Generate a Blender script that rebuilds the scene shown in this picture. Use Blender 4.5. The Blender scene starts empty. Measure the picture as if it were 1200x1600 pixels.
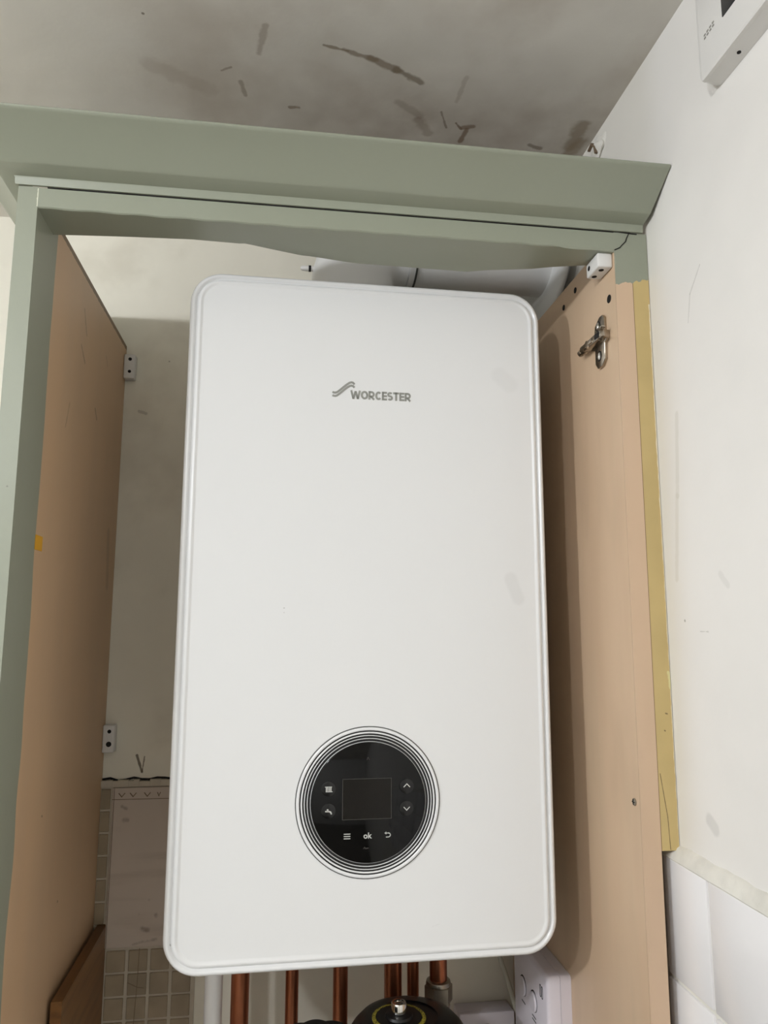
import bpy, bmesh, math, random
from mathutils import Vector, Matrix
random.seed(7)
sc = bpy.context.scene
C = sc.collection
PI = math.pi

# ------------------------------------------------------------------ camera
cam_d = bpy.data.cameras.new('camera'); cam = bpy.data.objects.new('camera', cam_d); C.objects.link(cam)
rt = Vector((0.9904736, -0.13768823, 0.00199796)); up = Vector((-0.02262273, -0.14839241, 0.98866977)); fw = Vector((0.13583171, 0.9792965, 0.15009365))
cam.matrix_world = Matrix(((rt.x, up.x, -fw.x, -0.09427163), (rt.y, up.y, -fw.y, -0.79042629), (rt.z, up.z, -fw.z, -0.02397855), (0, 0, 0, 1)))
cam_d.sensor_fit = 'VERTICAL'; cam_d.sensor_height = 24.0; cam_d.lens = 1154.9 / 1600 * 24.0
cam_d.clip_start = 0.01
sc.camera = cam

# ------------------------------------------------------------------ world, lamps, exposure
w = bpy.data.worlds.new('world'); sc.world = w; w.use_nodes = True
w.node_tree.nodes['Background'].inputs[0].default_value = (1.0, 0.95, 0.88, 1)
w.node_tree.nodes['Background'].inputs[1].default_value = 0.05
def bulb(loc, power, col, rad):
    l = bpy.data.lights.new('bulb_light', 'POINT'); l.energy = power; l.color = col; l.shadow_soft_size = rad
    o = bpy.data.objects.new('bulb_light', l); C.objects.link(o); o.location = loc
bulb((-0.80, -1.23, 0.425), 17.0, (0.910, 0.945, 1.0), 0.03)
bulb((-1.75, -1.05, 0.425), 47.5, (0.910, 0.945, 1.0), 0.035)
sc.view_settings.view_transform = 'Standard'; sc.view_settings.look = 'None'
sc.view_settings.gamma = 1.0; sc.view_settings.use_curve_mapping = False
sc.view_settings.exposure = 0.0

# ------------------------------------------------------------------ materials
def lin(c):
    r = []
    for v in c:
        v /= 255.0
        r.append(v / 12.92 if v <= 0.04045 else ((v + 0.055) / 1.055) ** 2.4)
    return (r[0], r[1], r[2], 1.0)
class NT:
    def __init__(s, m):
        s.t = m.node_tree; s.n = s.t.nodes; s.l = s.t.links
        s.b = s.n['Principled BSDF']
        s.pos = s.n.new('ShaderNodeNewGeometry').outputs['Position']
        x = s.n.new('ShaderNodeSeparateXYZ'); s.l.new(s.pos, x.inputs[0]); s.xyz = x.outputs
    def _in(s, sock, v):
        if hasattr(v, 'is_linked') or hasattr(v, 'links'): s.l.new(v, sock)
        else: sock.default_value = v
    def m(s, op, a, b=0.0, c=0.0, clamp=False):
        n = s.n.new('ShaderNodeMath'); n.operation = op; n.use_clamp = clamp
        s._in(n.inputs[0], a); s._in(n.inputs[1], b); s._in(n.inputs[2], c)
        return n.outputs[0]
    def v(s, op, a, b=(0, 0, 0), out=0):
        n = s.n.new('ShaderNodeVectorMath'); n.operation = op
        s._in(n.inputs[0], a); s._in(n.inputs[1], b)
        return n.outputs[out]
    def noise(s, scale, detail=3, stretch=None, rough=.5):
        n = s.n.new('ShaderNodeTexNoise'); n.inputs['Scale'].default_value = scale; n.inputs['Detail'].default_value = detail
        n.inputs['Roughness'].default_value = rough
        p = s.pos
        if stretch: p = s.v('MULTIPLY', s.pos, stretch)
        s.l.new(p, n.inputs['Vector'])
        return n.outputs['Fac']
    def ramp(s, f, a, b):      # smooth 0..1 between a and b
        n = s.n.new('ShaderNodeMapRange'); n.interpolation_type = 'SMOOTHSTEP'
        s._in(n.inputs[0], f); n.inputs[1].default_value = a; n.inputs[2].default_value = b
        return n.outputs[0]
    def mix(s, f, a, b):
        n = s.n.new('ShaderNodeMix'); n.data_type = 'RGBA'
        s._in(n.inputs[0], f); s._in(n.inputs[6], a); s._in(n.inputs[7], b)
        return n.outputs[2]
    def stroke(s, a, b, w, amp=0.0, ns=60, soft=.5):   # 1 inside a capsule a-b of half width w
        A = Vector(a); D = Vector(b) - A
        pa = s.v('SUBTRACT', s.pos, tuple(A))
        t = s.m('DIVIDE', s.v('DOT_PRODUCT', pa, tuple(D), 1), max(D.length_squared, 1e-9), clamp=True)
        sc_ = s.n.new('ShaderNodeVectorMath'); sc_.operation = 'SCALE'; sc_.inputs[0].default_value = tuple(D); s.l.new(t, sc_.inputs['Scale'])
        d = s.v('LENGTH', s.v('SUBTRACT', pa, sc_.outputs[0]), out=1)
        if amp: d = s.m('ADD', d, s.m('MULTIPLY', s.m('SUBTRACT', s.noise(ns, 2), .5), amp))
        return s.m('SUBTRACT', 1.0, s.ramp(d, w * soft, w))
def mat(name, col, rough=.5, metal=0.0, var=0.0, vs=8, bump=0.0, bs=60, spec=.5, coat=0.0, fn=None, stretch=None):
    m = bpy.data.materials.new(name); m.use_nodes = True
    t = NT(m); b = t.b
    c = lin(col); out = c
    if var:
        f = t.ramp(t.noise(vs, 4, stretch), .3, .7)
        out = t.mix(f, tuple(x * (1 - var) for x in c[:3]) + (1,), tuple(min(1, x * (1 + var)) for x in c[:3]) + (1,))
    if fn: out = fn(t, out)
    t._in(b.inputs['Base Color'], out)
    b.inputs['Roughness'].default_value = rough; b.inputs['Metallic'].default_value = metal
    b.inputs['Specular IOR Level'].default_value = spec
    b.inputs['Coat Weight'].default_value = coat; b.inputs['Coat Roughness'].default_value = .08
    if bump:
        bn = t.n.new('ShaderNodeBump'); bn.inputs['Strength'].default_value = 1.0; bn.inputs['Distance'].default_value = bump
        t.l.new(t.noise(bs, 4), bn.inputs['Height']); t.l.new(bn.outputs[0], b.inputs['Normal'])
    return m

ZC = 0.5856
def ceil_fn(t, c):
    dirt_light_fade = t.m('MULTIPLY', t.ramp(t.noise(7, 5), .42, .72), t.ramp(t.xyz[0], -.42, -.12))  # dirt noise, thinned leftwards to paint in the brighter lit side of the ceiling
    c = t.mix(t.m('MULTIPLY', dirt_light_fade, .45), c, lin((168, 152, 134)))
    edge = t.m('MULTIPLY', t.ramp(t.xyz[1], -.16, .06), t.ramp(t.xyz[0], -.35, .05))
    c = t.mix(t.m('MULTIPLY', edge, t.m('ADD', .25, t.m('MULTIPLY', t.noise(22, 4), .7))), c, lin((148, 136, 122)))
    for a, b, wd, st, col in [((-.062, -.0845), (-.036, -.080), .0022, .75, (128, 112, 90)), ((-.040, -.081), (-.006, -.0715), .0038, .75, (134, 118, 98)), ((-.010, -.0725), (.022, -.060), .0052, .75, (134, 118, 98)), ((.020, -.061), (.050, -.045), .0046, .75, (126, 112, 92)),
            ((-.131, -.064), (-.123, -.102), .004, .45, (140, 124, 104)), ((-.173, -.032), (-.162, -.039), .0016, .6, (130, 112, 92)),
            ((-.153, -.018), (-.148, .003), .003, .55, (134, 118, 98)), ((-.096, .017), (-.086, .016), .003, .7, (118, 100, 78)),
            ((.084, .000), (.096, .027), .0015, .6, (110, 92, 74)), ((.106, .017), (.115, .027), .0018, .8, (112, 90, 70)), ((.117, .024), (.129, .020), .0042, .75, (122, 100, 80)), ((.122, .026), (.1195, .050), .0032, .8, (118, 96, 76)), ((.060, .018), (.076, .040), .007, .4, (126, 106, 86)),
            ((-.2457, -.1003), (-.2455, -.1003), .0016, .8, (110, 96, 80)), ((.100, -.06), (.098, -.02), .003, .3, (138, 122, 104)),
            ((-.25, -.03), (-.19, .0), .012, .22, (150, 134, 116)), ((.03, -.01), (.06, .01), .006, .35, (124, 106, 88)),
            ((.262, .04), (.262, .0), .011, .7, (140, 124, 102)), ((.272, .03), (.266, .06), .010, .7, (140, 124, 102)), ((.21, .045), (.225, .05), .004, .7, (105, 90, 72))]:
        c = t.mix(t.m('MULTIPLY', t.stroke(a + (ZC,), b + (ZC,), wd * 1.25, .0025 + wd * .9, 95, .35), st), c, lin(col))
    return c
M_ceil = mat('ceiling_plaster', (232, 228, 219), .75, var=.06, vs=5, bump=.0011, bs=22, fn=ceil_fn)

XR = 0.2858
def rw_fn(t, c):
    for a, b, wd, st, col in [((-.190, .308), (-.171, .288), .0012, .35, (170, 166, 160)), ((-.171, .288), (-.165, .262), .0012, .3, (170, 166, 160)),
            ((-.150, -.195), (-.158, -.200), .008, .25, (165, 164, 160)), ((-.127, .10), (-.118, .02), .004, .18, (178, 168, 140)), ((-.135, .18), (-.128, .10), .004, .2, (176, 172, 150)),
            ((-.153, -.03), (-.166, -.03), .0008, .4, (170, 166, 158)), ((-.19, .02), (-.2, .01), .004, .15, (170, 168, 162)),
            ((-.128, -.02), (-.1282, -.0202), .0014, .6, (110, 104, 92))]:
        c = t.mix(t.m('MULTIPLY', t.stroke((XR,) + a, (XR,) + b, wd, .002, 150), st), c, lin(col))
    # old yellowed edge beside the cabinet
    e = t.m('MULTIPLY', t.ramp(t.xyz[1], -.15, -.09), .22)
    return t.mix(e, c, lin((196, 190, 166)))
M_rwall = mat('wall_paint', (236, 233, 228), .55, var=.02, vs=9, bump=.0007, bs=22, fn=rw_fn)

def bw_fn(t, c):
    g = t.ramp(t.noise(11, 4), .5, .75)
    c = t.mix(t.m('MULTIPLY', g, .25), c, lin((186, 176, 156)))
    for a, b, wd, st in [((-.2884, -.2058), (-.2806, -.2283), .0022, .8), ((-.2779, -.2078), (-.2806, -.2283), .0012, .7),
                         ((-.31, .29), (-.30, .287), .003, .3), ((-.27, .37), (-.2698, .37), .0015, .5)]:
        c = t.mix(t.m('MULTIPLY', t.stroke((a[0], .32, a[1]), (b[0], .32, b[1]), wd, .002, 200), st), c, lin((90, 74, 52)))
    return c
M_bwall = mat('old_cream_paint', (241, 236, 220), .65, var=.04, vs=7, bump=.0008, bs=25, fn=bw_fn)
M_room = mat('room_paint', (222, 221, 218), .8, var=.02)
M_floor = mat('vinyl_floor', (120, 114, 106), .5, var=.08)

GREEN = (151, 155, 138)
def green_var(t, c):
    f = t.ramp(t.noise(6, 3), .35, .7)
    return t.mix(t.m('MULTIPLY', f, .25), c, lin((145, 148, 129)))
def corn_fn(t, c):
    c = green_var(t, c)
    for a, b, wd, st in [((-.026, -.117, .4), (-.016, -.112, .398), .0014, .7), ((.053, -.125, .418), (.061, -.125, .418), .001, .6), ((-.0185, -.112, .397), (-.0165, -.112, .394), .0014, .8)]:
        c = t.mix(t.m('MULTIPLY', t.stroke(a, b, wd, .0015, 300, .2), st), c, lin((96, 98, 78)))
    return c
M_green = mat('sage_green_paint', GREEN, .38, bump=.0002, bs=40, fn=corn_fn)
WOODC = (214, 186, 156)
def wood_base(t, c):
    n = t.ramp(t.noise(14, 4, (1, 1.5, .25)), .35, .7)
    c = t.mix(t.m('MULTIPLY', n, .35), c, lin((200, 170, 138)))
    return c
def stainer(lst, x):
    def f(t, c):
        for a, b, wd, st in lst:
            c = t.mix(t.m('MULTIPLY', t.stroke((x,) + a, (x,) + b, wd, .004, 160), st), c, lin((120, 88, 58)))
        return c
    return f
def left_fn(t, c):
    c = wood_base(t, c)
    c = stainer([((.08, .30), (.10, .285), .0025, .45), ((.16, .245), (.17, .235), .003, .45), ((.10, .32), (.085, .345), .003, .35), ((.2, .33), (.21, .32), .002, .35),
                 ((.05, .22), (.04, .19), .002, .3), ((.27, .10), (.28, .03), .01, .25), ((.05, -.22), (.052, -.221), .0018, .6), ((.13, -.33), (.132, -.331), .0018, .6)], -.333)(t, c)
    brown = t.ramp(t.m('ADD', t.xyz[2], t.m('MULTIPLY', t.noise(150, 2), .003)), .3842, .3858)
    c = t.mix(t.m('MULTIPLY', brown, .9), c, lin((112, 84, 50)))
    wob = t.m('MULTIPLY', t.m('SUBTRACT', t.noise(9, 1), .5), .016)
    g = t.m('LESS_THAN', t.m('ADD', t.xyz[1], wob), -.031)
    g = t.m('MAXIMUM', g, t.m('LESS_THAN', t.xyz[0], -.3335))
    gc = green_var(t, lin(GREEN))
    chip = t.stroke((-.333, -.0964, .388), (-.333, -.0964, .371), .0011, .0012, 300)
    chip2 = t.stroke((-.340, -.0964, .098), (-.3402, -.0964, .098), .0011, .0005, 300)
    gc = t.mix(t.m('MULTIPLY', chip, .9), gc, lin((226, 226, 205))); gc = t.mix(t.m('MULTIPLY', chip2, .8), gc, lin((120, 122, 108)))
    return t.mix(g, c, gc)
M_left = mat('left_panel_laminate_shadow_tint', (212, 178, 140), .45, bump=.0002, bs=60, fn=left_fn)  # base warmer and deeper than the right panel's, shadow tint put into the colour
def green_drip(t, c, z0):
    e = t.m('ADD', t.xyz[2], t.m('MULTIPLY', t.m('SUBTRACT', t.noise(130, 2, (1, 0, 0)), .5), .012))
    e = t.m('SUBTRACT', e, t.m('MULTIPLY', t.m('SUBTRACT', t.xyz[0], .2485), .20))
    g = t.m('MULTIPLY', t.m('GREATER_THAN', e, z0), t.m('LESS_THAN', t.xyz[1], -.0955))
    return t.mix(g, c, green_var(t, lin(GREEN)))
def right_fn(t, c):
    c = wood_base(t, c)
    strk = t.ramp(t.noise(20, 3, (1, 1, .1)), .5, .75)
    c = t.mix(t.m('MULTIPLY', strk, .25), c, lin((196, 180, 150)))
    c = t.mix(t.m('MULTIPLY', t.ramp(t.noise(9, 2, (1, 2, .5)), .5, .7), .2), c, lin((176, 152, 124)))
    c = t.mix(t.m('MULTIPLY', t.stroke((.2485, -.0945, .36), (.2485, -.0945, -.6), .0006, .0006, 40), .35), c, lin((140, 112, 84)))
    c = t.mix(t.m('MULTIPLY', t.m('LESS_THAN', t.xyz[1], -.0955), .35), c, lin((214, 182, 154)))
    return green_drip(t, c, .331)
M_right = mat('right_panel_laminate', WOODC, .42, bump=.0002, bs=60, fn=right_fn)
def och_fn(t, c):
    c = t.mix(t.m('LESS_THAN', t.xyz[0], .2676), c, lin((120, 92, 60)))
    c = t.mix(t.m('MULTIPLY', t.stroke((.2845, -.0964, .31), (.2855, -.0964, -.236), .0010, .0022, 90), .8), c, lin((232, 226, 205)))
    c = t.mix(t.m('MULTIPLY', t.stroke((.2835, -.0964, -.07), (.2848, -.0964, -.085), .0020, .003, 200), .8), c, lin((222, 216, 160)))
    for a, b, wd in [((.2695, -.165), (.2750, -.205), .0005), ((.2750, -.205), (.2762, -.234), .0005), ((.2785, -.109), (.2800, -.1095), .0008), ((.2765, -.125), (.277, -.1255), .0008)]:
        c = t.mix(t.m('MULTIPLY', t.stroke((a[0], -.0964, a[1]), (b[0], -.0964, b[1]), wd, .0003, 200), .8), c, lin((84, 66, 40)))
    return green_drip(t, c, .331)
M_ochre = mat('ochre_edge_paint', (200, 176, 120), .45, var=.05, vs=20, fn=och_fn)
M_rail = mat('rail_green_paint', GREEN, .4, bump=.0006, bs=22, fn=green_var)

def boil_fn(t, c):
    for a, b, wd, st in [((-.1942, -.3312), (-.1778, -.3349), .0009, .5), ((.0634, -.3290), (.0754, -.3261), .0008, .4), ((.158, .026), (.166, .004), .006, .10),
                         ((-.0904, -.0073), (-.0904, -.0071), .0008, .7), ((-.0903, -.012), (-.0903, -.0122), .0008, .7), ((.150, .26), (.162, .25), .008, .06)]:
        c = t.mix(t.m('MULTIPLY', t.stroke((a[0], .0015, a[1]), (b[0], .0015, b[1]), wd * 1.6, .0012, 250), st), c, lin((150, 148, 144)))
    return c
M_boiler = mat('white_coated_steel', (233, 233, 232), .27, spec=.5, fn=boil_fn)
M_bezel = mat('white_gloss_bezel', (236, 236, 233), .16)
M_casing = mat('white_casing', (220, 220, 217), .4)
M_logo = mat('grey_print', (150, 150, 143), .45)
M_blackgl = mat('black_glass', (7, 7, 7), .07, spec=.3)
M_screen = mat('screen_glass', (20, 17, 13), .1, spec=.25)
M_btn = mat('black_button', (7, 7, 7), .22)
M_ring = mat('white_ring_gloss', (236, 236, 236), .15)
M_groove = mat('black_groove', (12, 12, 14), .3)
M_sym = mat('pale_symbol_print', (196, 196, 190), .5)
M_symdim = mat('dim_symbol_print', (62, 58, 54), .5)
M_flue = mat('white_flue_plastic', (226, 226, 224), .3)
M_seam = mat('dark_seal', (70, 70, 66), .6)
M_white = mat('white_plastic', (228, 226, 222), .35)
M_lilac = mat('white_plastic_cool', (226, 219, 226), .35)
M_dark = mat('dark_hole', (16, 12, 9), .8)
M_nickel = mat('nickel_plated_zinc', (168, 158, 144), .25, 1.0, var=.1, vs=90)
M_copper = mat('copper', (172, 108, 78), .33, .9, var=.25, vs=18, stretch=(1, 1, .5))
M_chrome = mat('chrome', (225, 222, 216), .12, 1.0)
M_brass = mat('dull_plated_brass', (165, 158, 145), .32, .9, var=.15, vs=60)
M_black = mat('black_plastic', (14, 14, 15), .38)
def yel_fn(t, c):
    n = t.m('GREATER_THAN', t.noise(900, 1), .56)
    return t.mix(n, c, lin((30, 28, 16)))
M_yel = mat('yellow_ring_print', (168, 154, 52), .5, fn=yel_fn)
M_stick = mat('yellow_sticker', (226, 168, 34), .5)
M_tile = mat('white_glazed_tile', (238, 236, 236), .2, var=.015, vs=12, bump=.0006, bs=14)
M_grout = mat('off_white_grout', (226, 223, 214), .8, var=.03, vs=30)
M_bead = mat('dirty_plaster_bead', (222, 219, 210), .75, var=.08, vs=35, bump=.002, bs=70)
M_btile = mat('old_beige_mosaic_tile', (158, 142, 118), .35, var=.12, vs=25)
M_bgrout = mat('pale_grout', (196, 186, 168), .8, var=.06, vs=40)
def board_fn(t, c):
    n = t.ramp(t.noise(16, 4, (.4, 1, 3)), .5, .72)
    c = t.mix(t.m('MULTIPLY', n, .3), c, lin((150, 134, 118)))
    for a, b, wd in [((-.298, -.275), (-.303, -.272), .002), ((-.268, -.43), (-.262, -.432), .0025), ((-.262, -.394), (-.2618, -.394), .0015), ((-.274, -.412), (-.2738, -.412), .0015),
                     ((-.252, -.413), (-.2518, -.415), .002), ((-.300, -.29), (-.295, -.29), .0022), ((-.28, -.449), (-.25, -.444), .0016)]:
        c = t.mix(t.m('MULTIPLY', t.stroke((a[0], .315, a[1]), (b[0], .315, b[1]), wd * 2.2, .003, 200, .3), .6), c, lin((96, 78, 60)))
    return c
M_board = mat('stained_white_tile', (198, 184, 170), .5, fn=board_fn)
M_mark = mat('brown_line', (118, 100, 80), .7)
def bat_fn(t, c):
    n = t.ramp(t.noise(40, 4, (1, .2, 3)), .4, .65)
    return t.mix(t.m('MULTIPLY', n, .6), c, lin((92, 58, 28)))
M_bat = mat('varnished_chipboard', (128, 88, 46), .4, fn=bat_fn)
M_cable = mat('white_cable', (206, 204, 188), .45)

# ------------------------------------------------------------------ mesh helpers
def bm_new(): return bmesh.new()
def add_box(bm, x0, x1, y0, y1, z0, z1, bev=0.0, seg=2):
    vs = [bm.verts.new(c) for c in [(x0, y0, z0), (x1, y0, z0), (x1, y1, z0), (x0, y1, z0), (x0, y0, z1), (x1, y0, z1), (x1, y1, z1), (x0, y1, z1)]]
    fs = [bm.faces.new([vs[i] for i in f]) for f in [(3, 2, 1, 0), (4, 5, 6, 7), (0, 1, 5, 4), (1, 2, 6, 5), (2, 3, 7, 6), (3, 0, 4, 7)]]
    if bev:
        es = list({e for f in fs for e in f.edges})
        bmesh.ops.bevel(bm, geom=es, offset=bev, segments=seg, profile=.5, affect='EDGES')
    return bm
def box(*a, **k): return add_box(bm_new(), *a, **k)
def lathe(bm, prof, n=48, o=(0, 0, 0), axis='z', cap=True, lobes=None):
    """prof: (radius, height) pairs along the axis"""
    rings = []
    for r, h in prof:
        ring = []
        for i in range(n):
            a = 2 * PI * i / n; rr = r * (lobes(a) if lobes else 1)
            u, v = rr * math.cos(a), rr * math.sin(a)
            p = {'z': (u, v, h), 'y': (u, h, v), 'x': (h, u, v)}[axis]
            ring.append(bm.verts.new((p[0] + o[0], p[1] + o[1], p[2] + o[2])))
        rings.append(ring)
    for a, b in zip(rings, rings[1:]):
        for i in range(n):
            j = (i + 1) % n
            bm.faces.new((a[i], a[j], b[j], b[i]))
    if cap:
        for ring in (rings[0], rings[-1]):
            try: bm.faces.new(ring)
            except ValueError: pass
    bmesh.ops.recalc_face_normals(bm, faces=bm.faces[:])
    return bm
def tube(bm, pts, r, n=20, cap=True):
    pts = [Vector(p) for p in pts]; rings = []
    t0 = (pts[1] - pts[0]).normalized()
    ref = Vector((0, 1, 0)) if abs(t0.y) < .9 else Vector((1, 0, 0))
    for i, p in enumerate(pts):
        t = (pts[min(i + 1, len(pts) - 1)] - pts[max(i - 1, 0)]).normalized()
        u = t.cross(ref).normalized(); v = t.cross(u).normalized()
        rr = r[i] if isinstance(r, (list, tuple)) else r
        rings.append([bm.verts.new(p + u * rr * math.cos(2 * PI * k / n) + v * rr * math.sin(2 * PI * k / n)) for k in range(n)])
    for a, b in zip(rings, rings[1:]):
        for k in range(n): bm.faces.new((a[k], a[(k + 1) % n], b[(k + 1) % n], b[k]))
    if cap: bm.faces.new(rings[0]); bm.faces.new(rings[-1])
    bmesh.ops.recalc_face_normals(bm, faces=bm.faces[:])
    return bm
def prism(bm, poly, axis, a0, a1):
    """poly in the two other axes, in order x,y,z without axis"""
    def P(u, v, a): return {'x': (a, u, v), 'y': (u, a, v), 'z': (u, v, a)}[axis]
    A = [bm.verts.new(P(u, v, a0)) for u, v in poly]; B = [bm.verts.new(P(u, v, a1)) for u, v in poly]
    bm.faces.new(A); bm.faces.new(B)
    for i in range(len(poly)):
        j = (i + 1) % len(poly); bm.faces.new((A[i], A[j], B[j], B[i]))
    bmesh.ops.recalc_face_normals(bm, faces=bm.faces[:])
    return bm
def ribbon(bm, pts, wd, axis, a0, a1):
    """flat stroke of width wd through 2D pts, extruded along axis"""
    P = [Vector(p) for p in pts]; L = []; R_ = []
    for i, p in enumerate(P):
        t = (P[min(i + 1, len(P) - 1)] - P[max(i - 1, 0)]).normalized(); nn = Vector((-t.y, t.x)) * wd / 2
        if 0 < i < len(P) - 1:
            t1 = (P[i] - P[i - 1]).normalized(); k = abs(t1.dot(t)); nn /= max(k, .5)
        L.append(p + nn); R_.append(p - nn)
    for i in range(len(P) - 1):
        prism(bm, [L[i], L[i + 1], R_[i + 1], R_[i]], axis, a0, a1)
    return bm
def rrect(x0, x1, z0, z1, r, n=10):
    out = []
    for cx, cz, a0 in ((x1 - r, z1 - r, 0), (x0 + r, z1 - r, 90), (x0 + r, z0 + r, 180), (x1 - r, z0 + r, 270)):
        for i in range(n + 1):
            a = math.radians(a0 + 90 * i / n); out.append((cx + r * math.cos(a), cz + r * math.sin(a)))
    return out
def loops(bm, L, cap0=True, cap1=True):
    rings = [[bm.verts.new(p) for p in l] for l in L]; n = len(rings[0])
    for a, b in zip(rings, rings[1:]):
        for i in range(n): bm.faces.new((a[i], a[(i + 1) % n], b[(i + 1) % n], b[i]))
    if cap0: bm.faces.new(rings[0])
    if cap1: bm.faces.new(rings[-1])
    bmesh.ops.recalc_face_normals(bm, faces=bm.faces[:])
    return bm
def smooth(me, ang=35):
    for p in me.polygons: p.use_smooth = True
    try: me.set_sharp_from_angle(angle=math.radians(ang))
    except Exception: pass
BASE = {}
def obj(name, bm, m, parent=None, label=None, kind=None, sm=35):
    me = bpy.data.meshes.new(name)
    off = BASE.get(parent.name if parent else None, Vector((0, 0, 0)))
    if parent is None:          # origin at the mesh's own base centre
        xs = [v.co for v in bm.verts]
        off = Vector(((min(v.x for v in xs) + max(v.x for v in xs)) / 2, (min(v.y for v in xs) + max(v.y for v in xs)) / 2, min(v.z for v in xs)))
    for v in bm.verts: v.co -= off
    bm.to_mesh(me); bm.free(); smooth(me, sm)
    me.materials.append(m)
    o = bpy.data.objects.new(name, me); C.objects.link(o)
    if parent: o.parent = parent
    else: o.location = off
    BASE[o.name] = off
    if label: o['label'] = label
    if kind: o['kind'] = kind
    return o
def tag(o, label, cat, group=None):
    o['label'] = label; o['category'] = cat
    if group: o['group'] = group
    return o
def thing(name, label, cat, base, rotz=0.0, pivot=None, group=None):
    o = bpy.data.objects.new(name, None); C.objects.link(o); o.empty_display_size = .05
    b = Vector(base); BASE[o.name] = b
    o.location = Matrix.Rotation(rotz, 4, 'Z') @ b if rotz else b
    o.rotation_euler = (0, 0, rotz)
    return tag(o, label, cat, group)
def struct(name, bm, m): return obj(name, bm, m, None, None, 'structure')

# ------------------------------------------------------------------ room shell
RX0, RY0, ZF = -2.7, -2.7, -1.62
wall_back = struct('wall_back', box(RX0, XR, .32, .40, ZF, ZC), M_bwall)
wall_right = struct('wall_right', box(XR, XR + .08, RY0, .40, ZF, ZC), M_rwall)
struct('wall_left', box(RX0 - .08, RX0, RY0, .40, ZF, ZC), M_room)
struct('wall_front', box(RX0 - .08, XR + .08, RY0 - .08, RY0, ZF, ZC), M_room)
ceiling = struct('ceiling', box(RX0 - .08, XR + .08, RY0 - .08, .40, ZC, ZC + .06), M_ceil)
struct('floor', box(RX0 - .08, XR + .08, RY0 - .08, .40, ZF - .05, ZF), M_floor)

# plaster details in the corner above the cornice
bm = bm_new()
bmesh.ops.create_icosphere(bm, subdivisions=3, radius=1)
for v in bm.verts:
    n = 1 + .22 * math.sin(5 * v.co.x + 3 * v.co.z) + .15 * math.cos(7 * v.co.y)
    v.co = Vector((XR + v.co.x * .006 * n, .006 + v.co.y * .017 * n, .563 + v.co.z * .012 * n))
obj('plaster_lump', bm, M_grout, wall_right, 'knobbly dab of loose filler with a small split')
bm = bm_new(); ribbon(bm, [(.022, .568), (.012, .571), (.004, .562), (.002, .552)], .0022, 'x', XR - .0085, XR - .005)
obj('split', bm, M_mark, wall_right)

# right wall tiles (glazed, about 108 mm) with the plaster bead on top
add = box(XR - .006, XR - .0002, -.62, -.0785, -1.0, -.2425)
obj('grout_bed', add, M_grout, wall_right)
tile_mesh = {}
zrow = [(-.2435, -.3485), (-.3520, -.4570), (-.4605, -.5655), (-.569, -.674)]
ycol = [(-.0775, -.1515)] + [(-.1548 - .1083 * i, -.1548 - .1083 * i - .105) for i in range(4)]
for ri, (z1, z0) in enumerate(zrow):
    for ci, (y1, y0) in enumerate(ycol):
        key = (ci == 0)
        if key not in tile_mesh:
            wy = y1 - y0
            bm = bm_new(); add_box(bm, -.004, .004, -wy / 2, wy / 2, -.0525, .0525, bev=.0016, seg=2)
            t = obj('tile', bm, M_tile, wall_right); tile_mesh[key] = t
            # local mesh is offset by the wall base, so re-centre it
            for v in t.data.vertices: v.co += BASE[wall_right.name]
        else:
            t = tile_mesh[key].copy(); C.objects.link(t)
        t.parent = wall_right
        t.location = Vector((XR - .0042 + random.uniform(-.0004, .0004), (y0 + y1) / 2 , (z0 + z1) / 2)) - BASE[wall_right.name]
        t.rotation_euler = (0, random.uniform(-.006, .006), random.uniform(-.008, .008))
bm = bm_new()
N = 60; sec = []
for i in range(N + 1):
    y = -.078 - i * .56 / N; j = .0005 * math.sin(i * 2.1) + .0006 * math.sin(i * 5.3) - .0008
    sec.append([(XR + .0003, y, -.2290 + j), (XR - .0030, y, -.2310 + j), (XR - .0066, y, -.2370 + j * .6), (XR - .0086, y, -.2425 + j * .3), (XR - .0080, y, -.2440), (XR + .0003, y, -.2440)])
loops(bm, sec)
obj('plaster_bead', bm, M_bead, wall_right, 'crumbly dirty bead of plaster along the top of the tiles')

# back wall: mosaic tiles, a large stained tile and the broken ledge above
P0 = .0295
bm = bm_new(); add_box(bm, -.333, -.198, .3165, .3205, -.70, -.2455); obj('grout_bed', bm, M_bgrout, wall_back)
bm = bm_new(); add_box(bm, -P0 / 2 + .0015, P0 / 2 - .0015, -.0018, .0018, -P0 / 2 + .0014, P0 / 2 - .0014, bev=.0008, seg=1)
mt = None
def mosaic(x, z, sx=1.0):
    global mt, bm
    if mt is None:
        mt = obj('mosaic_tile', bm, M_btile, wall_back)
        for v in mt.data.vertices: v.co += BASE[wall_back.name]
        t = mt
    else:
        t = mt.copy(); C.objects.link(t)
    t.parent = wall_back
    t.location = Vector((x, .3165 + random.uniform(-.0003, .0003), z)) - BASE[wall_back.name]
    t.scale = (sx, 1, 1); t.rotation_euler = (random.uniform(-.012, .012), 0, random.uniform(-.012, .012))
for k in range(7): mosaic(-.3262, -.2625 - P0 * k, .47)
for r in range(8):
    for c_, x in enumerate((-.3305 + .0285, -.2730, -.2445, -.2155)): mosaic(x, -.4705 - P0 * r, .93)
    mosaic(-.3262, -.4705 - P0 * r, .47)
bm = bm_new()
for i in range(24):
    x0 = -.333 + i * .0072; h = .0035 * random.random()
    add_box(bm, x0, x0 + .0074, .3145 - .0015 * random.random(), .3205, -.2465, -.2405 + h)
obj('mortar_ledge', bm, M_bgrout, wall_back, 'broken edge of old mortar above the tiles')
bm = bm_new()
pts = [(-.333, -.2372)] + [(-.333 + .0105 * i, -.2378 + .0022 * math.sin(i * 1.9) * (1 if i % 3 else .3)) for i in range(1, 16)]
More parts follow.
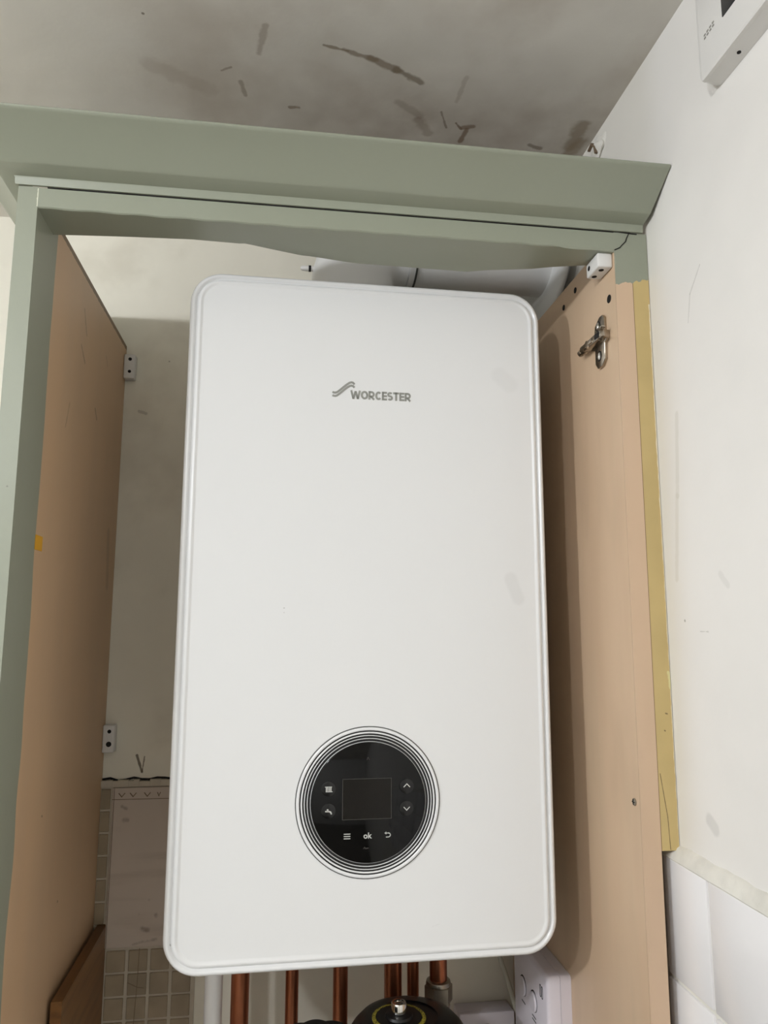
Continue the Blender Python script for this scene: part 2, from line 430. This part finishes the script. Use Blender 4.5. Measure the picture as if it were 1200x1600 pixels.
ribbon(bm, pts, .0028, 'y', .3188, .3203)
obj('crack', bm, M_dark, wall_back, 'dark crack where the paint has broken away from the mortar')
bm = box(-.3170, -.1700, .3125, .3175, -.4530, -.2475, bev=.0008, seg=1)
big = obj('large_tile', bm, M_board, wall_back, 'large stained pale tile with a row of small arrow marks')
bm = bm_new()
for x in (-.3045, -.2895, -.2705, -.255):
    wv = .0042 if x != -.255 else .002
    ribbon(bm, [(x - wv, -.2545), (x, -.2595), (x + wv, -.2545)], .0011, 'y', .3120, .3127)
ribbon(bm, [(-.3170, -.2628), (-.17, -.2632)], .0007, 'y', .3121, .3127)
ribbon(bm, [(-.3145, -.2478), (-.3150, -.4525)], .0007, 'y', .3121, .3127)
obj('arrow_marks', bm, M_mark, big)
bm = bm_new(); ribbon(bm, [(-.2715, -.455), (-.2725, -.50), (-.2745, -.54), (-.276, -.62)], .0007, 'y', .3141, .3148)
ribbon(bm, [(-.285, -.497), (-.272, -.5035), (-.263, -.505)], .0006, 'y', .3141, .3148)
obj('hairline_crack', bm, M_mark, wall_back)

# ------------------------------------------------------------------ wall cabinet
cab = thing('wall_cabinet', 'tall open doorless kitchen cabinet with sage green front edges and beige sides around the boiler', 'cabinet', (-.04, .11, -.62))
ZB, ZT, YF, YB = -.62, .3900, -.0964, .3195
def panel(x0, x1, m, lab):
    b = bm_new()
    add_box(b, x0, x1, YF, YB, ZB, ZT)
    return obj('side_panel', b, m, cab, lab)
panel(-.3515, -.3330, M_left, 'beige laminate panel with sage green painted edge and brush-painted margin')
rp = panel(.2485, .2670, M_right, 'pale beige laminate panel carrying the metal hinge plate')
bm = bm_new(); add_box(bm, .2670, .2852, YF, -.070, -.2350, ZT)
obj('filler_strip', bm, M_ochre, cab, 'ochre filler strip against the wall with green paint at its top')
# front rail with its uneven rear edge
crease = [(-.333, -.0470), (-.30, -.0500), (-.2578, -.0535), (-.1934, -.0575), (-.15, -.0560), (-.1084, -.0546), (-.0612, -.0518), (-.0197, -.0480), (.0416, -.0497), (.1025, -.0569), (.1761, -.0617), (.2304, -.0723), (.2485, -.074)]
lowz = [(-.333, .3695), (-.15, .3695), (-.11, .3705), (-.0742, .3722), (-.0324, .3700), (.0385, .3685), (.0700, .3665), (.1023, .3640), (.125, .3668), (.1556, .3690), (.1978, .3720), (.2439, .3735), (.2485, .3735)]
def itp(T, x):
    for (a, fa), (b, fb) in zip(T, T[1:]):
        if x <= b: return fa + (fb - fa) * (x - a) / (b - a)
    return T[-1][1]
sec = []
for i in range(97):
    x = -.333 + (.2485 + .333) * i / 96
    yc = itp(crease, x); zl = itp(lowz, x)
    k = min(1, max(0, (x + .14) / .06)); yb = yc + .001 + .019 * k
    wv = .0004 * math.sin(i * .9)
    zf = .3690 if x < .19 else .3690 - .0008
    sec.append([(x, YF, .3893), (x, YF, .3700 + wv), (x, YF + .0012, zf + wv), (x, yc, .3690), (x, yb, zl if k else .3690), (x, yb + .0015, zl + .0015 if k else .3705), (x, -.030, .3893)])
bm = bm_new(); loops(bm, sec)
obj('top_rail', bm, M_rail, cab, 'sage green front rail with a torn wavy rear edge', sm=25)
# crack between rail and right stile, gap under the cornice
bm = bm_new(); ribbon(bm, [(.2660, .3905), (.2630, .3845), (.2615, .380), (.2570, .3755), (.2545, .3725), (.2485, .3695)], .0010, 'y', YF - .0006, YF + .0006)
obj('crack', bm, M_dark, cab)
bm = bm_new(); pts = [(-.325 + .0118 * i, .3903 + .0003 * math.sin(i * 1.3)) for i in range(50)] + [(.268, .3895), (.2745, .3893)]
ribbon(bm, pts, .0013, 'y', YF - .0004, YF + .002)
obj('gap', bm, M_dark, cab)
# cornice: swept profile, mitred round the free left corner of the cabinet
prof = [(0.0, .3906), (.0022, .3906), (.0026, .3918), (.0028, .3968), (.0036, .3984), (.0180, .4022), (.0196, .4030), (.0210, .4044), (.0500, .4280), (.0545, .4305), (.0570, .4322), (.0575, .4336), (.0562, .4350), (.0540, .4355), (.0500, .4345), (.0150, .4180), (0.0, .4120)]
bm = bm_new()
endx = XR - .0012
# the free right end is cut a touch short of the wall and leans, leaving a dark gap
L = []
def off(pt, d):     # path: right end -> left corner -> back to wall
    return pt
A = [(endx - .004 * min(1, max(0, (.428 - z) / .03)), YF - d, z) for d, z in prof]
B = [(-.3515 - d, YF - d, z) for d, z in prof]
Cc = [(-.3515 - d, .3195, z) for d, z in prof]
mid = [[tuple(Vector(a).lerp(Vector(b), t)) for a, b in zip(A, B)] for t in [i / 12 for i in range(1, 12)]]
loops(bm, [A] + mid + [B, Cc])
obj('cornice', bm, M_green, cab, 'sage green moulded cornice leaning out under the ceiling', sm=40)
# plastic joining blocks
def block(cx, cy, cz, sx, sy, sz, holes, lab):
    b = bm_new(); add_box(b, cx - sx / 2, cx + sx / 2, cy - sy / 2, cy + sy / 2, cz - sz / 2, cz + sz / 2, bev=.0018, seg=3)
    o = obj('joining_block', b, M_white, cab, lab)
    for (hx, hy, hz, ax, r) in holes:
        b = bm_new(); s = -1
        lathe(b, [(r, -.0004), (r, .0006)], 16, (hx, hy, hz), ax); obj('screw_hole', b, M_dark, o)
        b = bm_new(); lathe(b, [(r * 1.25, -.0001), (r * 1.25, .0004), (r * .95, .0005)], 20, (hx, hy, hz), ax, cap=False)
block(-.3248, .3118, .3545, .0160, .0155, .0370, [(-.3240, .3042, .3650, 'y', .0026), (-.3240, .3042, .3460, 'y', .0024)], 'small white two-hole block in the upper back corner')
block(-.3248, .3118, -.1810, .0160, .0155, .0370, [(-.3240, .3042, -.1710, 'y', .0026), (-.3240, .3042, -.1880, 'y', .0036)], 'small white two-hole block in the back corner above the tiles')
block(.2400, -.0765, .3605, .0168, .0300, .0160, [(.2388, -.0835, .3527, 'z', .0028), (.2378, -.0680, .3527, 'z', .0028), (.2318, -.0690, .3610, 'x', .0028)], 'white three-hole block under the right end of the green rail')
for y, z, r in ((.009, .3735, .0035), (.0464, .3680, .0035), (-.0793, .3224, .0045)):
    b = bm_new(); lathe(b, [(r, .2479), (r, .2492)], 18, (0, y, z), 'x'); obj('drilled_hole', b, M_dark, cab)
b = bm_new(); lathe(b, [(.0012, .2468), (.0034, .2474), (.0036, .2486)], 20, (0, -.0842, -.1929), 'x')
s = obj('screw', b, M_brass, cab, 'flat screw head on the right side panel')
b = bm_new(); add_box(b, .2465, .2470, -.0866, -.0818, -.1933, -.1925); add_box(b, .2465, .2470, -.0846, -.0838, -.1953, -.1905); obj('screw_slot', b, M_dark, s)
b = bm_new(); add_box(b, -.3332, -.3324, -.0330, -.0120, .0475, .0620); obj('sticker', b, M_stick, cab, 'small yellow sticker at the edge of the green paint')
# hinge mounting plate
XP = .2485
b = bm_new()
prism(b, [(-.0670, .3095), (-.0600, .3095), (-.0480, .3030), (-.0460, .2940), (-.0350, .2900), (-.0340, .2800), (-.0460, .2760), (-.0460, .2600), (-.0520, .2530), (-.0620, .2530), (-.0700, .2590), (-.0705, .2770), (-.0780, .2800), (-.0780, .2880), (-.0705, .2910), (-.0705, .3060)], 'x', XP - .0038, XP)
bmesh.ops.bevel(b, geom=b.edges[:], offset=.0009, segments=2, profile=.5, affect='EDGES')
hp = obj('hinge_plate', b, M_nickel, cab, 'nickel cross-shaped hinge mounting plate')
b = bm_new(); add_box(b, XP - .0115, XP - .002, -.0790, -.0300, .2795, .2885, bev=.0018); add_box(b, XP - .0130, XP - .009, -.0560, -.0310, .2815, .2865, bev=.001)
obj('hinge_arm', b, M_nickel, hp)
b = bm_new(); add_box(b, XP - .0130, XP - .008, -.0850, -.0740, .2780, .2800, bev=.0004); add_box(b, XP - .0130, XP - .008, -.0850, -.0740, .2880, .2900, bev=.0004)
obj('fork', b, M_nickel, hp)
b = bm_new(); add_box(b, XP - .0119, XP - .0110, -.0750, -.0640, .2812, .2868); obj('slot', b, M_dark, hp)
for y, z, r in ((-.0570, .3000, .0044), (-.0570, .2660, .0044)):
    b = bm_new(); lathe(b, [(r, XP - .002), (r, XP - .0044), (r * .6, XP - .0056)], 20, (0, y, z), 'x'); sv = obj('screw', b, M_chrome, hp)
    b = bm_new(); lathe(b, [(r * 1.3, XP - .0041), (r * 1.3, XP - .0034)], 20, (0, y, z), 'x'); obj('countersink', b, M_dark, hp)
b = bm_new(); lathe(b, [(.0040, XP - .0128), (.0044, XP - .0110), (.0044, XP - .0060)], 20, (0, -.0440, .2840), 'x'); obj('adjusting_screw', b, M_chrome, hp)
b = bm_new(); lathe(b, [(.0050, -.0330), (.0056, -.0270), (.0040, -.0240), (.0018, -.0235), (.0018, -.0190), (.0038, -.0185), (.0038, -.0160)], 20, (XP - .0075, 0, .2840), 'y'); obj('cam_screw', b, M_nickel, hp)

# ------------------------------------------------------------------ boiler
BY = .3150
boi = thing('boiler', 'white wall-hung gas boiler with a round black control dial near its base', 'boiler', (0, .155, -.362), rotz=.012)
def rl(ins, y, r=.035, x=.2, z=.362): return [(a, y, b) for a, b in rrect(-x + ins, x - ins, -z + ins, z - ins, max(r - ins, .004), 12)]
bm = bm_new(); loops(bm, [rl(.006, BY, .03), rl(.006, .0135, .03)])
obj('casing', bm, M_casing, boi, 'white steel casing behind the front cover')
bm = bm_new()
loops(bm, [rl(.006, .0135), rl(.0006, .0125), rl(0, .0105), rl(0, .0055), rl(.0009, .0028), rl(.0026, .0009), rl(.0042, .0004), rl(.0056, .0011), rl(.0066, .0030), rl(.0074, .0034), rl(.0084, .0020), rl(.0096, .0006), rl(.0112, .0002), rl(.0124, .0006), rl(.0136, .0016), rl(.0150, .0018)], cap0=True, cap1=True)
fc = obj('front_cover', bm, M_boiler, boi, 'flat white front cover with a rounded double rim', sm=50)
# brand lettering and wave mark
def text_mesh(s, size, bold, x, z, y0, y1, m, parent, name, sx=1.0, align='CENTER'):
    cu = bpy.data.curves.new('t', 'FONT'); cu.body = s; cu.size = 1.0; cu.offset = bold; cu.extrude = 0; cu.align_x = align; cu.align_y = 'CENTER'; cu.resolution_u = 3
    to = bpy.data.objects.new('t', cu); C.objects.link(to)
    dg = bpy.context.evaluated_depsgraph_get(); me = bpy.data.meshes.new_from_object(to.evaluated_get(dg))
    bm = bm_new(); bm.from_mesh(me); bpy.data.objects.remove(to); bpy.data.meshes.remove(me)
    bmesh.ops.remove_doubles(bm, verts=bm.verts[:], dist=1e-5)
    for v in bm.verts: v.co = Vector((x + v.co.x * size * sx, y0, z + v.co.y * size))
    r = bmesh.ops.extrude_face_region(bm, geom=bm.faces[:])
    for v in [g for g in r['geom'] if isinstance(g, bmesh.types.BMVert)]: v.co.y = y1
    bmesh.ops.recalc_face_normals(bm, faces=bm.faces[:])
    return obj(name, bm, m, parent)
YFACE = .0018
def letter(bm, ch, x0, wd, z0, h, t):
    q = t / 2; xa, xb, za, zb, zm = x0 + q, x0 + wd - q, z0 + q, z0 + h - q, z0 + h / 2
    def R_(p): ribbon(bm, p, t, 'y', YFACE - .0004, YFACE + .0004)
    def arc(cx_, cz_, rx, rz, d0, d1, n=14): return [(cx_ + rx * math.cos(math.radians(d0 + (d1 - d0) * i / n)), cz_ + rz * math.sin(math.radians(d0 + (d1 - d0) * i / n))) for i in range(n + 1)]
    mx = (xa + xb) / 2
    if ch == 'W': R_([(x0 + q * .7, z0 + h), (x0 + wd * .28, z0)]); R_([(x0 + wd * .28, z0), (mx, z0 + h * .92)]); R_([(mx, z0 + h * .92), (x0 + wd * .72, z0)]); R_([(x0 + wd * .72, z0), (x0 + wd - q * .7, z0 + h)])
    elif ch == 'O': R_(arc(mx, zm, (xb - xa) / 2, (zb - za) / 2, 0, 372, 26))
    elif ch == 'C': R_(arc(mx + q * .3, zm, (xb - xa) / 2, (zb - za) / 2, 42, 318, 20))
    elif ch == 'E':
        R_([(xa, z0), (xa, z0 + h)])
        for zz in (za, zm, zb): R_([(xa, zz), (x0 + wd, zz)])
    elif ch == 'T': R_([(x0, zb), (x0 + wd, zb)]); R_([(mx, z0), (mx, z0 + h)])
    elif ch == 'S':
        rz = (zb - zm) / 2; rx = (xb - xa) / 2
        R_(arc(mx, zb - rz, rx, rz, 35, 270, 14)[:-1] + arc(mx, za + rz, rx, rz, 90, -145, 14))
    elif ch == 'R':
        R_([(xa, z0), (xa, z0 + h)]); rz = h * .29 - q * .3
        R_([(xa, zb), (mx, zb)] + arc(mx, zb - rz, (xb - xa) / 2, rz, 90, -90, 10)[1:] + [(xa, zb - 2 * rz)]); R_([(mx - q * .4, zb - 2 * rz), (x0 + wd - q * .6, z0)])
x = -.0223
for ch, wd in zip('WORCESTER', (.0112, .0082, .0070, .0074, .0058, .0064, .0066, .0058, .0070)):
    bm = bm_new(); letter(bm, ch, x, wd, .2240, .0098, .0022); obj('letter', bm, M_logo, fc); x += wd + .00035
def wave(dz):
    prof_ = [(0, .0004), (.06, -.0003), (.14, -.0004), (.22, .0004), (.34, .0028), (.50, .0064), (.66, .0098), (.78, .0118), (.86, .0124), (.93, .0120), (1.0, .0102)]
    return [(-.0425 + .0245 * a_, .2270 + b_ + dz) for a_, b_ in prof_]
for dz in (.0036, -.0002):
    bm = bm_new(); ribbon(bm, wave(dz), .0023, 'y', YFACE - .0004, YFACE + .0004); obj('wave_mark', bm, M_logo, fc)
# control dial
DX, DZ = 0.0, -.2045
bm = bm_new(); lathe(bm, [(.0740, .0030), (.0740, .0010), (.0590, .0008)], 96, (DX, 0, DZ), 'y')
dial = obj('control_dial', bm, M_groove, boi, 'round control panel of white rings around black glass')
bm = bm_new(); lathe(bm, [(.0592, .0010), (.0592, -.0006), (.0586, -.0010)], 96, (DX, 0, DZ), 'y'); obj('glass_disc', bm, M_blackgl, dial)
for r0, r1 in ((.0710, .0742), (.0679, .0696), (.0653, .0663), (.0624, .0633), (.0593, .0601)):
    bm = bm_new(); mid_ = (r0 + r1) / 2; prof2 = [(r1, .0012), (r1, .0006), (r1 - .0003, .0001), (mid_, -.0001), (r0 + .0003, .0001), (r0, .0006), (r0, .0012)]
    lathe(bm, prof2, 96, (DX, 0, DZ), 'y', cap=False); obj('ring', bm, M_ring, dial, sm=60)
bm = bm_new(); lathe(bm, [(.0752, .0019), (.0752, .0014), (.0744, .0012)], 96, (DX, 0, DZ), 'y', cap=False); obj('ring', bm, M_seam, dial, 'thin grey outer joint line')
YG = -.0010
bm = bm_new(); add_box(bm, -.0272, .0236, YG - .0004, YG + .0003, -.2212, -.1812); obj('screen_edge', bm, mat('screen_edge', (74, 72, 68), .25), dial)
bm = bm_new(); add_box(bm, -.0267, .0231, YG - .0006, YG + .0003, -.2207, -.1816); obj('screen', bm, M_screen, dial, 'blank rectangular display')
def disc_btn(x, z):
    bm = bm_new(); lathe(bm, [(.0073, YG + .0003), (.0073, YG - .0004), (.0068, YG - .0006)], 32, (x, 0, z), 'y'); return obj('button', bm, M_btn, dial)
Y0, Y1 = YG - .0009, YG - .0004
def sym(bm): return obj('symbol', bm, M_sym, dial)
disc_btn(.0397, -.1900); disc_btn(.0393, -.2118)
disc_btn(-.0415, -.1905); disc_btn(-.0413, -.2120)
bm = bm_new(); ribbon(bm, [(.0363, -.1908), (.0397, -.1876), (.0430, -.1908)], .0008, 'y', Y0, Y1); sym(bm)
bm = bm_new(); ribbon(bm, [(.0363, -.2104), (.0394, -.2136), (.0427, -.2104)], .0008, 'y', Y0, Y1); sym(bm)
bm = bm_new()      # radiator
for i in range(4): ribbon(bm, [(-.0438 + .0016 * i, -.1884), (-.0438 + .0016 * i, -.1926)], .0010, 'y', Y0, Y1)
ribbon(bm, [(-.0452, -.1884), (-.0380, -.1884)], .0007, 'y', Y0, Y1); ribbon(bm, [(-.0444, -.1931), (-.0374, -.1931)], .0007, 'y', Y0, Y1); sym(bm)
bm = bm_new()      # tap
ribbon(bm, [(-.0447, -.2122), (-.0410, -.2122), (-.0392, -.2128), (-.0382, -.2150)], .0013, 'y', Y0, Y1)
ribbon(bm, [(-.0422, -.2124), (-.0422, -.2100)], .0016, 'y', Y0, Y1); sym(bm)
bm = bm_new()      # menu bars
for i in range(3): ribbon(bm, [(-.0255, -.2348 - .0022 * i), (-.0188, -.2348 - .0022 * i)], .0008, 'y', Y0, Y1)
sym(bm)
text_mesh('ok', .0080, .02, -.0013, -.2372, Y0, Y1, M_sym, dial, 'symbol')
bm = bm_new()      # return arrow
pts = [(.0170, -.2352), (.0205, -.2352)] + [(.0205 + .0019 * math.sin(a), -.2371 + .0019 * math.cos(a)) for a in [PI * i / 8 for i in range(9)]] + [(.0178, -.2390)]
ribbon(bm, pts, .0008, 'y', Y0, Y1); prism(bm, [(.0162, -.2352), (.0182, -.2338), (.0182, -.2366)], 'y', Y0, Y1); sym(bm)
bm = bm_new(); ribbon(bm, [(-.0022, -.1628), (-.0009, -.1602), (.0004, -.1628)], .0006, 'y', Y0, Y1); obj('symbol', bm, M_symdim, dial)
bm = bm_new(); ribbon(bm, [(-.0054, -.2495), (-.0040, -.2482), (-.0034, -.2494), (.0002, -.2490)], .0007, 'y', Y0, Y1); obj('symbol', bm, M_symdim, dial)

# ------------------------------------------------------------------ flue
flue = thing('flue', 'white round flue elbow and pipe running right from the top of the boiler', 'flue', (-.008, .15, .3615))
FX, FY = -.008, .150
pts = [(FX, FY, .3615), (FX, FY, .420)] + [(FX + .062 - .062 * math.cos(a), FY, .428 + .062 * math.sin(a)) for a in [PI / 2 * i / 10 for i in range(11)]] + [(.066, FY, .490)]
bm = bm_new(); tube(bm, pts, .055, 40); obj('elbow', bm, M_flue, flue, 'rounded white elbow', sm=50)
bm = bm_new(); lathe(bm, [(.062, .3615), (.062, .372), (.058, .376), (.0555, .376)], 40, (FX, FY, 0), 'z'); obj('base_ring', bm, M_flue, flue)
bm = bm_new(); lathe(bm, [(.0500, .066), (.0570, .0665), (.0570, .0700), (.0562, .0720), (.0562, .0745), (.0520, .0750)], 40, (0, FY, .490), 'x'); obj('joint_ring', bm, M_flue, flue)
bm = bm_new(); lathe(bm, [(.0566, .0745), (.0566, .0772)], 40, (0, FY, .490), 'x'); obj('seal', bm, M_seam, flue, 'dark joint line')
bm = bm_new(); lathe(bm, [(.0545, .0772), (.0545, .2855)], 48, (0, FY, .490), 'x'); obj('pipe', bm, M_flue, flue)
bm = bm_new(); lathe(bm, [(.0545, .2600), (.0610, .2590), (.0920, .2605), (.0945, .2630), (.0945, .2665), (.0920, .2690), (.0550, .2695)], 48, (0, FY, .490), 'x'); obj('wall_collar', bm, M_flue, flue, 'flared white collar where the pipe meets the wall', sm=60)
bm = bm_new(); lathe(bm, [(.0018, -.0780), (.0032, -.0760), (.0036, -.0690), (.0036, -.0600)], 16, (0, .142, .4455), 'x'); tp = obj('test_cap', bm, M_white, flue, 'tiny white test cap')
bm = bm_new(); lathe(bm, [(.0042, -.0672), (.0042, -.0640)], 16, (0, .142, .4455), 'x'); obj('washer', bm, M_dark, flue)

# ------------------------------------------------------------------ pipes below the boiler
ZTOP, ZLOW = -.3615, -.80
def cpipe(x, y, r, label):
    bm = bm_new(); lathe(bm, [(r, ZLOW), (r, ZTOP)], 28, (x, y, 0), 'z')
    return tag(obj('copper_pipe', bm, M_copper, None), label, 'pipe', 'copper pipes under the boiler')
bm = bm_new(); lathe(bm, [(.0108, ZLOW), (.0108, ZTOP)], 28, (-.1640, .200, 0), 'z')
tag(obj('plastic_pipe', bm, M_white), 'white plastic waste pipe, leftmost of the pipes under the boiler', 'pipe')
cpipe(-.1324, .20, .0110, 'thick copper pipe right beside the white plastic pipe')
cpipe(-.0698, .20, .0080, 'thin copper pipe, second copper one from the left under the boiler')
cpipe(-.0102, .20, .0092, 'copper pipe just left of the black filter, third copper one from the left')
cpipe(.0583, .218, .0112, 'thick dark copper pipe directly behind the chrome screw of the black filter')
cpipe(.0845, .22, .0075, 'thin bright copper pipe between the dark pipe and the one with a plated nut')
p6 = thing('copper_pipe', 'rightmost copper pipe, ending in a plated hexagonal compression nut', 'pipe', (.1135, .20, ZLOW), group='copper pipes under the boiler')
bm = bm_new(); lathe(bm, [(.0110, -.485), (.0110, ZTOP)], 28, (.1135, .20, 0), 'z'); obj('pipe', bm, M_copper, p6)
bm = bm_new(); lathe(bm, [(.0120, -.4660), (.0150, -.4670), (.0158, -.4700), (.0158, -.4715)], 28, (.1135, .20, 0), 'z'); obj('olive_collar', bm, M_brass, p6)
bm = bm_new(); lathe(bm, [(.0150, -.4705), (.0178, -.4725), (.0178, -.4905), (.0150, -.4925)], 6, (.1135, .20, 0), 'z'); obj('nut', bm, M_brass, p6, 'plated hexagonal nut', sm=20)
bm = bm_new(); lathe(bm, [(.0130, -.492), (.0145, -.494), (.0145, -.499), (.0130, -.500), (.0150, -.502), (.0150, -.507), (.0135, -.509), (.0155, -.512), (.0155, -.545), (.0120, -.55)], 28, (.1135, .20, 0), 'z'); obj('valve_body', bm, M_chrome, p6)
bm = bm_new(); lathe(bm, [(.0110, ZLOW), (.0110, -.545)], 28, (.1135, .20, 0), 'z'); obj('pipe', bm, M_copper, p6)

# ------------------------------------------------------------------ magnetic filter and knob
fx, fy, fz = .0600, .115, -.4655
ccx = .0490
filt = thing('system_filter', 'black domed heating filter with a yellow printed ring and chrome bleed screw on top', 'filter', (fx, fy, -.72))
bm = bm_new(); lathe(bm, [(.070, -.72), (.076, -.56), (.0800, -.520), (.0800, -.502), (.077, -.495), (.070, -.486), (.064, -.4770), (.056, -.4690), (.046, fz), (.034, fz + .0015), (.0345, fz), (.0, fz)], 64, (fx, fy, 0), 'z', cap=False); obj('canister', bm, M_black, filt)
cx = ccx
bm = bm_new(); lathe(bm, [(.0305, fz + .0008), (.0305, fz + .0024), (.0265, fz + .0030), (.0265, fz + .0008)], 64, (cx, fy - .004, 0), 'z', cap=False); obj('printed_ring', bm, M_yel, filt, 'yellow ring with black print')
bm = bm_new(); lathe(bm, [(.0258, fz - .001), (.0258, fz + .003), (.016, fz + .0035), (.015, fz + .006), (.009, fz + .007)], 48, (cx, fy - .004, 0), 'z'); obj('cap', bm, M_black, filt)
bm = bm_new(); lathe(bm, [(.0150, fz + .0036), (.0150, fz + .0062), (.0125, fz + .0066)], 6, (cx, fy - .004, 0), 'z'); obj('boss', bm, M_black, filt)
bm = bm_new(); lathe(bm, [(.0070, fz + .006), (.0086, fz + .0080), (.0088, fz + .0165), (.0078, fz + .0180), (.0058, fz + .0180), (.0054, fz + .0150)], 32, (cx, fy - .004, 0), 'z'); bs = obj('bleed_screw', bm, M_chrome, filt, 'chrome bleed screw')
bm = bm_new(); add_box(bm, cx - .0052, cx + .0052, fy - .0050, fy - .0030, fz + .0150, fz + .0176); obj('screw_slot', bm, M_chrome, bs)
lob = lambda a: 1 + .075 * (abs(math.cos(6 * a)) ** 1.0 - .5)
bm = bm_new(); lathe(bm, [(.040, -.53), (.046, -.51), (.0495, -.454), (.0490, -.446), (.046, -.4435), (.030, -.4435), (.012, -.447)], 144, (-.0480, .030, 0), 'z', lobes=lob)
kb = thing('knob', 'black scalloped valve knob, only its rim showing left of the black filter', 'knob', (-.0480, .030, -.62))
# re-parented mesh parts
obj('grip', bm, M_black, kb)
bm = bm_new(); lathe(bm, [(.020, -.62), (.020, -.525)], 32, (-.0480, .030, 0), 'z'); obj('spindle', bm, M_black, kb)

# ------------------------------------------------------------------ heating receiver, cable, fused spur, batten
rec = thing('wireless_receiver', 'white heating receiver box with two round buttons on the cabinet side at lower right', 'receiver', (.2335, .160, -.545))
def xrr(x, ins, y0=.0965, y1=.2230, z0=-.545, z1=-.4255, r=.0045): return [(x, a, b) for a, b in rrect(y0 + ins, y1 - ins, z0 + ins, z1 - ins, r, 6)]
bm = bm_new(); loops(bm, [xrr(.2483, .0005), xrr(.2352, .0), ]); obj('back_plate', bm, M_lilac, rec)
bm = bm_new(); loops(bm, [xrr(.2349, .0004), xrr(.2235, .0008), xrr(.2205, .0018), xrr(.2188, .0042)]); cv = obj('cover', bm, M_lilac, rec, sm=50)
bm = bm_new(); loops(bm, [xrr(.2352, .0009), xrr(.2348, .0009)]); obj('seam', bm, M_seam, rec)
for y in (.1835, .1440):
    bm = bm_new(); lathe(bm, [(.0118, .2184), (.0118, .2192)], 32, (0, y, -.4725), 'x'); obj('button_surround', bm, M_dark, cv)
    bm = bm_new(); lathe(bm, [(.0100, .2163), (.0108, .2172), (.0108, .2190)], 32, (0, y - .0005, -.4728), 'x'); obj('button', bm, M_lilac, cv)
bm = bm_new()
for y in (.1190, .1130): 
    ribbon(bm, rrect(y - .0018, y + .0018, -.4560, -.4430, .0015, 3) + [rrect(y - .0018, y + .0018, -.4560, -.4430, .0015, 3)[0]], .0007, 'x', .2184, .2190)
obj('vent_slots', bm, M_dark, cv)
for ya, yb_, zz in ((.190, .177, -.4915), (.151, .138, -.4900), (.151, .138, -.4940)):
    bm = bm_new(); ribbon(bm, [(ya, zz), (yb_, zz)], .0012, 'x', .2185, .2190); obj('print_line', bm, M_seam, cv)
bm = bm_new()
cp = [(.209, .305, -.40), (.214, .300, -.44), (.2175, .285, -.478), (.2235, .280, -.497), (.2290, .279, -.514), (.2330, .278, -.528), (.2375, .277, -.543), (.2425, .275, -.556), (.2435, .273, -.575), (.2440, .272, -.62)]
tube(bm, cp, .0033, 12); tag(obj('cable', bm, M_cable), 'thin white cable hanging behind the receiver at the right of the boiler', 'cable')
spur = thing('fused_spur', 'white electrical spur box on the back wall below the boiler, beside the cable', 'switch', (.2020, .305, -.635))
bm = bm_new(); add_box(bm, .1600, .2380, .292, .3195, -.635, -.5520, bev=.002); obj('back_box', bm, M_lilac, spur)
bm = bm_new(); add_box(bm, .1600, .2380, .284, .2918, -.637, -.5500, bev=.0025); pl = obj('face_plate', bm, M_lilac, spur)
bm = bm_new(); add_box(bm, .1850, .2010, .2815, .2845, -.595, -.5640, bev=.001); obj('rocker', bm, mat('brown_rocker', (92, 72, 70), .4), pl, 'small dark rocker switch')
bm = bm_new(); prism(bm, [(.11, -.4245), (.3192, -.4235), (.3192, -.72), (.11, -.72)], 'x', -.3280, -.3162)
tag(obj('wooden_batten', bm, M_bat), 'brown chipboard batten standing in the lower left corner of the cabinet', 'batten')

# ------------------------------------------------------------------ wall thermostat (carbon-monoxide style box, upper right)
th = thing('wall_thermostat', 'white plastic wall thermostat with a dark display, high on the right wall', 'thermostat', (.276, -.300, .448))
def trr(x, ins, r, y0=-.3650, y1=-.2270, z0=.4530, z1=.5450): return [(x, a, b) for a, b in rrect(y0 + ins, y1 - ins, z0 + ins, z1 - ins, r, 8)]
bm = bm_new(); loops(bm, [trr(XR - .0002, .003, .016, z0=.4500), trr(.2700, .001, .012, y1=-.234)]); obj('back_case', bm, M_white, th)
bm = bm_new(); loops(bm, [trr(.2700, .0004, .005, y1=-.2385), trr(.2664, .0, .005, y1=-.2410), trr(.2652, .0015, .004, y1=-.2425)]); cv2 = obj('cover', bm, M_white, th)
bm = bm_new(); add_box(bm, .2646, .2656, -.3500, -.2790, .4845, .5300, bev=.0008); obj('display', bm, mat('dark_display', (52, 52, 54), .2), cv2, 'dark rectangular display')
bm = bm_new()
for i in range(4): 
    for k in range(2): ribbon(bm, [(-.2520 - .0042 * i, .4905 - k * .003 + .0004 * i), (-.2545 - .0042 * i, .4905 - k * .003 + .0004 * i)], .0016, 'x', .2648, .2653)
obj('vent_slots', bm, mat('vent_grey', (150, 148, 140), .6), cv2)
bm = bm_new(); lathe(bm, [(.0017, .4528), (.0017, .4545)], 14, (.2780, -.2790, 0), 'z'); obj('screw', bm, M_dark, th)

# lamps that light the place: bare bulbs on short cords
for k, (x, y, z) in enumerate(((-0.80, -1.23, 0.425), (-1.75, -1.05, 0.425))):
    t = thing('pendant_lamp', ('nearer' if k == 0 else 'farther') + ' white lamp holder hanging from the ceiling behind the viewpoint', 'lamp', (x, y, z + .045))
    bm = bm_new(); lathe(bm, [(.018, z + .045), (.018, z + .085), (.004, z + .095)], 20, (x, y, 0), 'z'); obj('lamp_holder', bm, M_white, t)
    bm = bm_new(); lathe(bm, [(.003, z + .09), (.003, ZC)], 10, (x, y, 0), 'z'); obj('cord', bm, M_white, t)
